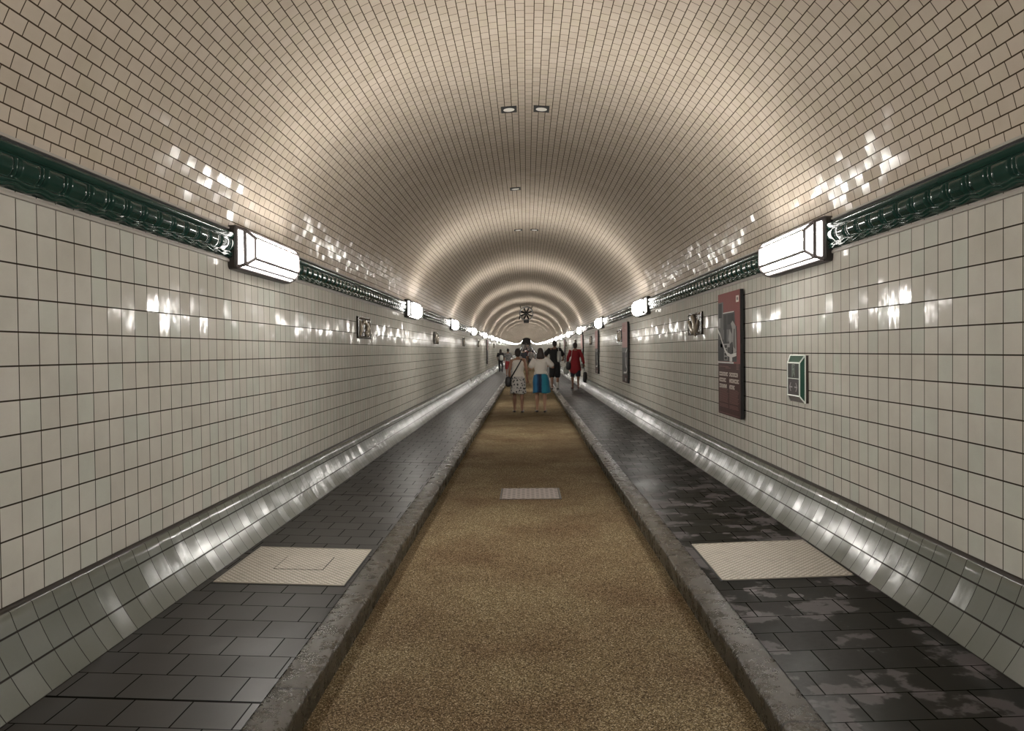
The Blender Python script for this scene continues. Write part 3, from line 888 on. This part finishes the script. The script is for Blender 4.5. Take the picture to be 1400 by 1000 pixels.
def hair_short(root, J, mat, extra=0.0, bun=False, voxel=.011):
    b = MB(); Hd = J['Hd']
    b.ball(Hd((0,-.016,.030)), (.083+extra,.094+extra,.098+extra*.6), 16, 10)
    b.ball(Hd((0,-.046,-.02)), (.070+extra,.060+extra,.075+extra), 14, 8)
    if bun: b.ball(Hd((.0,-.075,.06)), (.055,.05,.05), 12, 8)
    b.build('hair', mat, root, remesh=voxel, sm=2)
def hair_long(root, J, mat, length=.20, wid=.125, voxel=.011):
    b = MB(); Hd = J['Hd']
    b.ball(Hd((0,-.014,.028)), (.088,.098,.100), 16, 10)
    b.tube([Hd((0,-.035,.04)), Hd((0,-.055,-.05)), Hd((0,-.066,-.05-length*.5)), Hd((0,-.068,-.05-length))], [(.085,.075), (.100,.066), (wid*.92,.048), (wid*.96,.032)], 18)
    b.build('hair', mat, root, remesh=voxel, sm=2)

def shirt(root, J, mat, hem=.98, wid=1.0, sleeve=.5, slw=.062, hemw=.165, name='shirt', neck=1.445, voxel=.011, strap=False, hemd=.118):
    b = MB(); T = J['T']; ln = J['lean']
    zs = [hem, hem+.05, 1.10, 1.24, 1.34, 1.405, neck]
    rx = [hemw, hemw*.99, .143*wid, .160*wid, .170*wid, .150 if not strap else .13, .072]
    ry = [hemd, hemd, .104*wid+(hemd-.118)*.6, .115*wid, .114, .085, .062]
    pts = []; rad = []
    for z, a, c in zip(zs, rx, ry):
        pts.append(T((0, ln*min(1, max(0, (z-1.0)/.4))-.004, z))); rad.append((a, c))
    b.tube(pts, rad, 20)
    for sd, L in ((-1, 'L'), (1, 'R')):
        sh, el, wr = J['sh'+L], J['el'+L], J['wr'+L]
        if strap:
            b.tube([T((.075*sd, ln-.012, 1.40)), T((.098*sd, ln-.01, 1.435))], [.045, .038], 10)
        elif sleeve <= 1:
            e = sh.lerp(el, sleeve)
            b.tube([T((.08*sd, ln-.01, 1.395)), sh+Vector((0,0,.006)), e], [.070, .068, slw], 14)
        else:
            e = el.lerp(wr, sleeve-1)
            b.tube([T((.08*sd, ln-.01, 1.395)), sh+Vector((0,0,.006)), sh.lerp(el,.6), el, e], [.070, .068, slw, slw*.96, slw*.82], 14)
    b.build(name, mat, root, remesh=voxel, sm=2)

def skirt(root, J, mat, top=1.0, hem=.50, wt=.150, wh=.205, folds=7, amp=.014, name='skirt', dx=0.0):
    T = J['T']; n = 48; rows = 12
    V, F, UV = [], [], []
    kz = J['kneeL'].z - J['T']((0,0,0)).z
    sway = (J['kneeL'].y + J['kneeR'].y)/2
    for i in range(rows+1):
        t = i/rows; z = top+(hem-top)*t
        rx = wt+(wh-wt)*t**.8 + (.022*math.sin(pi*min(1, t*1.6)) if t < .62 else 0); ry = rx*.72 + .01
        for j in range(n):
            a = 2*pi*j/n
            f = 1 + amp/rx*t*(math.cos(folds*a+1.3)+.5*math.cos((folds*2+1)*a))
            p = T((rx*f*math.cos(a)+dx*t*t, ry*f*math.sin(a)+sway*.5*t-.004, z + .012*t*math.cos(3*a)))
            V.append(p); UV.append((a/(2*pi), t))
    for i in range(rows):
        for j in range(n):
            jj = (j+1) % n
            F.append([i*n+j, i*n+jj, (i+1)*n+jj, (i+1)*n+j])
    o = mesh_obj(name, V, F, mat, root, smooth=True)
    m = o.modifiers.new('thick', 'SOLIDIFY'); m.thickness = .006
    return o

def shorts(root, J, mat, hem=.55, name='shorts', top=.98, w=.095, voxel=.012, long=False):
    b = MB(); T = J['T']
    b.tube([T((0,0,.86)), T((0,0,.93)), T((0,0,top))], [(.150,.112), (.168,.124), (.150,.110)], 18)
    for L in 'LR':
        hip, knee, ank = J['hip'+L], J['knee'+L], J['ank'+L]
        if long: b.tube([hip+Vector((0,0,.02)), hip.lerp(knee,.5), knee, knee.lerp(ank,.5), ank+Vector((0,0,.02))], [(.096,.104), (.085,.09), .070, .062, .056], 14)
        else:
            t = min(1.0, (.90-hem)/.42)
            b.tube([hip+Vector((0,0,.02)), hip.lerp(knee,.4), hip.lerp(knee,t)], [(.100,.108), (w,w), (w*.98,w*.98)], 14)
    b.build(name, mat, root, remesh=voxel, sm=2)

def ribbon(name, pts, w, mat, parent, th=.006):
    b = MB(); pts = [Vector(p) for p in pts]
    b.tube(pts, [(w, th)]*len(pts), 8)
    return b.build(name, mat, parent, smooth=True)

def bag(name, c, size, mat, parent, handle=None, soft=.3):
    c = Vector(c); w, d, h = size
    b = MB()
    b.tube([c+Vector((0,0,h*.42)), c+Vector((0,0,h*.2)), c+Vector((0,0,-h*.2)), c+Vector((0,0,-h*.42))], [(w*.42,d*.38), (w*.5,d*.5), (w*.52,d*.55), (w*.46,d*.5)], 16)
    o = b.build(name, mat, parent, smooth=True)
    return o

def spotted():
    g = NG('white cloth with black flower print')
    tc = g.n('ShaderNodeTexCoord').outputs['Object']
    vo = g.n('ShaderNodeTexVoronoi'); g.put(vo.inputs['Vector'], tc); vo.inputs['Scale'].default_value = 17
    n = g.noise(tc, 40, 3)
    f = g.mr(g.m('ADD', vo.outputs['Distance'], g.m('MULTIPLY', g.m('SUBTRACT', n, .5), .55)), .34, .42)
    return g.set(Base_Color=g.mix(f, (.03,.03,.034), (.42,.40,.38)), Roughness=.85)
def blueskirt():
    g = NG('blue banded skirt cloth')
    tc = g.n('ShaderNodeTexCoord').outputs['Object']
    sep = g.n('ShaderNodeSeparateXYZ'); g.put(sep.inputs[0], tc)
    x = g.m('ADD', sep.outputs[0], g.m('MULTIPLY', g.m('SUBTRACT', g.noise(tc, 7, 3), .5), .05))
    c = g.ramp(g.mr(x, -.2, .2), [(0, (.02,.12,.24)), (.20, (.03,.17,.34)), (.30, (.012,.045,.12)), (.42, (.006,.012,.035)), (.54, (.010,.025,.07)), (.58, (.015,.16,.24)), (.80, (.02,.22,.30)), (1, (.015,.12,.20))])
    return g.set(Base_Color=c, Roughness=.8)

WALKG = 'pedestrians in the tunnel'
# --- person in sleeveless white top and printed skirt
root, J = person('person', (-.235, 20.5, 0.0), 1.66, 'person in white sleeveless top and black-and-white print skirt, dark strap across the back', M_skinA,
    dict(legL=(10, 16), legR=(-6, 6), footR=6, upL=(-.055,-.05,-.265), foL=(-.01,.09,-.225), upR=(.062,-.03,-.27), foR=(.012,.05,-.24), curl=.6), group=WALKG)
M_wtop = cloth('off white cotton', (.60,.56,.50), .06)
shirt(root, J, M_wtop, hem=.93, wid=1.0, strap=True, hemw=.178, neck=1.44, name='sleeveless_top')
skirt(root, J, spotted(), top=.97, hem=.52, wt=.150, wh=.205, folds=6, amp=.010)
hair_short(root, J, M_hair, extra=.010, bun=True)
shoes(root, J, M_shoe)
T = J['T']
ribbon('bag_strap', [T((.10,-.02,1.455)), T((.085,-.09,1.40)), T((.03,-.125,1.30)), T((-.06,-.128,1.15)), T((-.15,-.122,1.00)), T((-.205,-.06,.90))], .017, M_blackmetal, root)
def W(root, J, p):
    s = J['s']; return Vector(root.location) + Vector((p[0]*s, p[1]*s, p[2]*s))
def carried(name, root, J, c, size, mat, label, cat, handle_to=None, hmat=None, r=.007):
    """a bag is a thing of its own, at its bottom"""
    cw = W(root, J, c); s = J['s']
    e = empty(name, (cw.x, cw.y, cw.z - size[2]/2)); tag(e, label, cat)
    bag('bag_body', (0, 0, size[2]/2), size, mat, e)
    if handle_to:
        h = MB()
        hs = [W(root, J, p) - Vector(e.location) for p in handle_to]
        for a, b_ in zip(hs, hs[1:]): h.bar(a, b_, r, 6)
        h.build('handle', hmat or mat, e)
    return e
M_bagblack = simple('black bag leather', (.012,.011,.011), .5)
carried('handbag', root, J, (-.262, -.04, T((0,0,.84)).z), (.15, .10, .22), M_bagblack, 'small black bag at the left hip of the person in the printed skirt', 'bag')

# --- person in white t-shirt and blue skirt
root, J = person('person', (.345, 20.5, 0.0), 1.67, 'person in loose white T-shirt and blue skirt with brown shoulder-length hair', M_skinB,
    dict(legL=(9, 14), legR=(-8, 6), footR=8, upL=(-.11,-.05,-.235), foL=(.10,.19,.02), upR=(.155,-.02,-.20), foR=(-.13,.20,.03), nod=-6, curl=.8), group=WALKG)
M_tee = cloth('white jersey', (.62,.58,.53), .06)
shirt(root, J, M_tee, hem=1.0, wid=1.08, sleeve=.72, slw=.078, hemw=.182, name='t_shirt')
skirt(root, J, blueskirt(), top=1.03, hem=.535, wt=.155, wh=.222, folds=5, amp=.016, dx=.03)
hair_long(root, J, M_hair2, length=.10, wid=.118)
shoes(root, J, M_shoe)

# --- person in black with shorts, on the right kerb
root, J = person('person', (1.02, 29.4, ZK+hz(29.4)), 1.82, 'tall person in black T-shirt and black shorts walking on the right kerb', M_skinC,
    dict(legL=(-10, 8), legR=(8, 12), footL=8, upL=(-.17,-.05,-.20), foL=(.09,.18,-.10), upR=(.13,-.06,-.23), foR=(.0,.17,-.10), curl=.7), group=WALKG)
M_blk = cloth('black cotton', (.010,.010,.011), .2)
shirt(root, J, M_blk, hem=.90, wid=1.14, sleeve=.75, slw=.085, hemw=.185, name='t_shirt')
shorts(root, J, M_blk, hem=.50, w=.104)
hair_short(root, J, M_hair, extra=0)
shoes(root, J, simple('black trainer', (.012,.012,.012), .6))
for L in 'R':
    b = MB(); k, a = J['knee'+L], J['ank'+L]
    b.tube([k.lerp(a,.55), k.lerp(a,.75), a], [.047, .043, .040], 12); b.build('sock', cloth('pale sock', (.5,.48,.44)), root, smooth=True)
T = J['T']
M_tote = cloth('pale grey canvas', (.36,.36,.34), .1)
carried('tote_bag', root, J, (.150, -.165, T((0,0,1.16)).z), (.15, .10, .40), M_tote, 'pale grey bag over the right shoulder of the tall person in black', 'bag',
        [(.14,-.155,T((0,0,1.33)).z), (.125,-.12,T((0,0,1.44)).z), (.12,.0,T((0,0,1.475)).z), (.125,.10,T((0,0,1.43)).z)], M_tote, .012)

# --- person in red
zr = ZK + (ZS-ZK)*(1.79-RK2)/(XS-RK2)
root, J = person('person', (1.79, 29.6, zr+hz(29.6)), 1.72, 'person in long red top and dark shorts on the right walkway', M_skinC,
    dict(legL=(8, 14), legR=(-8, 8), footR=8, upL=(-.10,-.04,-.25), foL=(-.01,.12,-.20), upR=(.10,-.03,-.26), foR=(.055,.03,-.24), curl=.95), group=WALKG)
M_redc = cloth('red cotton', (.23,.012,.018), .15)
shirt(root, J, M_redc, hem=.69, wid=1.14, sleeve=1.75, slw=.062, hemw=.218, hemd=.150, name='red_tunic')
shorts(root, J, cloth('dark blue cotton', (.018,.020,.032)), hem=.52, w=.100)
hair_short(root, J, M_hair, extra=.004)
shoes(root, J, simple('dark red shoe', (.10,.02,.018), .5))
T = J['T']
ribbon('bag_strap', [T((-.10,-.02,1.46)), T((-.125,-.10,1.36)), T((-.155,-.135,1.15)), T((-.20,-.11,.98))], .010, cloth('pale strap', (.45,.36,.34)), root)
carried('handbag', root, J, (-.245, -.07, T((0,0,.87)).z), (.19, .11, .27), M_bagblack, 'black handbag slung at the left hip of the person in red', 'bag')
h = J['pcR'] + J['dR']*.04
carried('carrier_bag', root, J, (h.x+.015, h.y, T((0,0,.44)).z), (.16, .10, .38), M_bagblack, 'black carrier bag hanging from the right hand of the person in red', 'bag',
        [(h.x-.03, h.y, T((0,0,.62)).z), (h.x-.005, h.y+.02, h.z), (h.x+.03, h.y, T((0,0,.62)).z)], M_bagblack, .007)
h = J['pcL'] + J['dL']*.04
carried('plastic_bag', root, J, (h.x-.05, h.y+.02, h.z-.17), (.20, .14, .24), cloth('pale plastic', (.40,.42,.38)), 'pale plastic bag hanging from the left hand of the person in red', 'bag',
        [(h.x-.06, h.y, h.z-.06), (h.x, h.y, h.z), (h.x-.02, h.y, h.z-.06)], None, .006)

# --- person on the left walkway, person on the left kerb
zl = ZK + (ZS-ZK)*(1.73-RK2)/(XS-RK2)
root, J = person('person', (-1.73, 53, zl+hz(53)), 1.53, 'person in dark clothes with long dark hair on the left walkway', M_skinC,
    dict(legL=(9, 12), legR=(-7, 6), footR=6, upL=(-.09,-.05,-.25), foL=(.02,.14,-.18)), voxel=.014, group=WALKG)
shirt(root, J, M_blk, hem=.92, wid=1.05, sleeve=.8, slw=.07, hemw=.175, name='dark_top', voxel=.014)
shorts(root, J, M_blk, long=True, name='trousers', voxel=.014)
hair_long(root, J, M_hair, length=.26, wid=.12, voxel=.014)
shoes(root, J, M_shoe)
T = J['T']
carried('backpack', root, J, (.05, -.165, T((0,0,1.08)).z), (.26, .14, .30), cloth('pale canvas', (.5,.5,.47)), 'pale backpack low on the back of the dark-clothed person on the left walkway', 'bag')
root, J = person('person', (-1.05, 45, ZK+hz(45)), 1.58, 'person in grey patterned top and red shorts on the left kerb', M_skinC,
    dict(legL=(-8, 8), legR=(8, 12), footL=6), voxel=.013, group=WALKG)
g = NG('grey mottled cloth'); tc = g.n('ShaderNodeTexCoord').outputs['Object']
g.set(Base_Color=g.mix(g.mr(g.noise(tc, 18, 3), .42, .58), (.07,.07,.07), (.26,.25,.24)), Roughness=.85)
shirt(root, J, g.mat, hem=.93, wid=1.08, sleeve=.7, slw=.072, hemw=.18, name='patterned_top', voxel=.014)
shorts(root, J, cloth('red cotton shorts', (.20,.018,.02)), hem=.50, voxel=.014)
hair_short(root, J, M_hair, voxel=.014)
shoes(root, J, M_shoe)

# --- distant walkers down the carriageway
D = [ # y, x, height, top colour, legs colour, words
 (62, -.22, 1.70, (.02,.02,.025), (.015,.016,.02), 'person in black top and dark trousers, nearest of the crowd between the two white tops'),
 (66, .36, 1.66, (.35,.33,.32), (.02,.02,.03), 'person in grey top beside the nearest black-clad walker in the distant crowd'),
 (74, .05, 1.74, (.10,.025,.03), (.02,.02,.022), 'person in dark red top in the distant crowd'),
 (80, -.55, 1.68, (.45,.43,.40), (.05,.05,.07), 'person in pale top at the left of the distant crowd'),
 (92, .60, 1.76, (.03,.03,.05), (.03,.03,.03), 'person in navy top at the right of the distant crowd'),
 (104, -.10, 1.70, (.40,.36,.36), (.02,.02,.02), 'person in light top deeper in the distant crowd'),
 (118, .30, 1.72, (.02,.05,.05), (.02,.02,.02), 'person in dark teal top deeper in the distant crowd'),
 (135, -.45, 1.68, (.06,.05,.05), (.04,.04,.05), 'person in brown top deep in the distant crowd'),
 (155, .15, 1.74, (.5,.48,.46), (.02,.02,.02), 'person in white top deep in the distant crowd'),
 (180, -.30, 1.70, (.02,.02,.02), (.02,.02,.02), 'tiny dark walker deep in the tunnel, left of centre'),
 (205, .40, 1.72, (.05,.04,.04), (.02,.02,.02), 'tiny dark walker deep in the tunnel, right of centre'),
 (240, -.1, 1.72, (.03,.03,.03), (.02,.02,.02), 'tiny far walker among the last of the crowd'),
 (275, .5, 1.72, (.03,.03,.03), (.02,.02,.02), 'tiny far walker among the last of the crowd'),
 (310, -.5, 1.72, (.03,.03,.03), (.02,.02,.02), 'tiny far walker among the last of the crowd'),
 (345, .2, 1.72, (.03,.03,.03), (.02,.02,.02), 'tiny far walker among the last of the crowd'),
 (385, -.3, 1.72, (.03,.03,.03), (.02,.02,.02), 'tiny far walker among the last of the crowd'),
]
proto = None
for i, (y, x, hg, ct, cl, lab) in enumerate(D):
    grp = 'distant crowd on the carriageway'
    mt = cloth('walker top %s' % i, ct, .1); ml = cloth('walker trousers %s' % i, cl, .1)
    if proto is None:
        root, J = person('person', (x, y, hz(y)), hg, lab, M_skinC, dict(legL=(10, 14), legR=(-9, 8), footR=8), voxel=.018, group=grp)
        shirt(root, J, mt, hem=.90, wid=1.08, sleeve=.8, slw=.072, hemw=.18, voxel=.018)
        shorts(root, J, ml, long=True, name='trousers', voxel=.018)
        hair_short(root, J, M_hair, voxel=.018)
        shoes(root, J, M_shoe)
        proto = root; kids = list(root.children)
        for k in kids:
            k.material_slots[0].link = 'OBJECT'
        for k in kids:
            k.material_slots[0].material = {'shirt': mt, 'trousers': ml, 'hair': M_hair, 'shoe': M_shoe, 'body': M_skinC}.get(k.name.split('.')[0], M_skinC)
    else:
        root = proto.copy(); COL.objects.link(root); root.location = (x, y, hz(y)); s = hg/1.70; root.scale = ((-s if i % 2 else s), s, s)
        tag(root, lab, 'person', grp)
        for k in kids:
            c = k.copy(); c.parent = root; COL.objects.link(c)
            nm = k.name.split('.')[0]
            if nm == 'shirt': c.material_slots[0].material = mt
            if nm == 'trousers': c.material_slots[0].material = ml

# ------------------------------------------------------------------ camera, world, view
F = 1090.0
cam = bpy.data.cameras.new('camera'); co = bpy.data.objects.new('camera', cam); COL.objects.link(co)
cam.sensor_width = 36.0; cam.lens = 36.0*F/1400.0; cam.clip_start = .05; cam.clip_end = 700
pitch = math.atan(20/F); yaw = math.atan(20/F); roll = -.0105
co.matrix_world = Matrix.Translation((CX, 0, H)) @ Matrix.Rotation(yaw, 4, 'Z') @ Matrix.Rotation(pi/2-pitch, 4, 'X') @ Matrix.Rotation(roll, 4, 'Z')
sc.camera = co
w = bpy.data.worlds.new('dark'); sc.world = w; w.use_nodes = True
w.node_tree.nodes['Background'].inputs[0].default_value = (0, 0, 0, 1)
sc.view_settings.view_transform = 'Standard'; sc.view_settings.look = 'None'
sc.view_settings.exposure = 0.0; sc.view_settings.gamma = 1.0; sc.view_settings.use_curve_mapping = False
sc.cycles.use_denoising = True
sc.cycles.max_bounces = 10; sc.cycles.diffuse_bounces = 6; sc.cycles.glossy_bounces = 4
sc.cycles.use_light_tree = True
sc.cycles.sample_clamp_indirect = 10.0
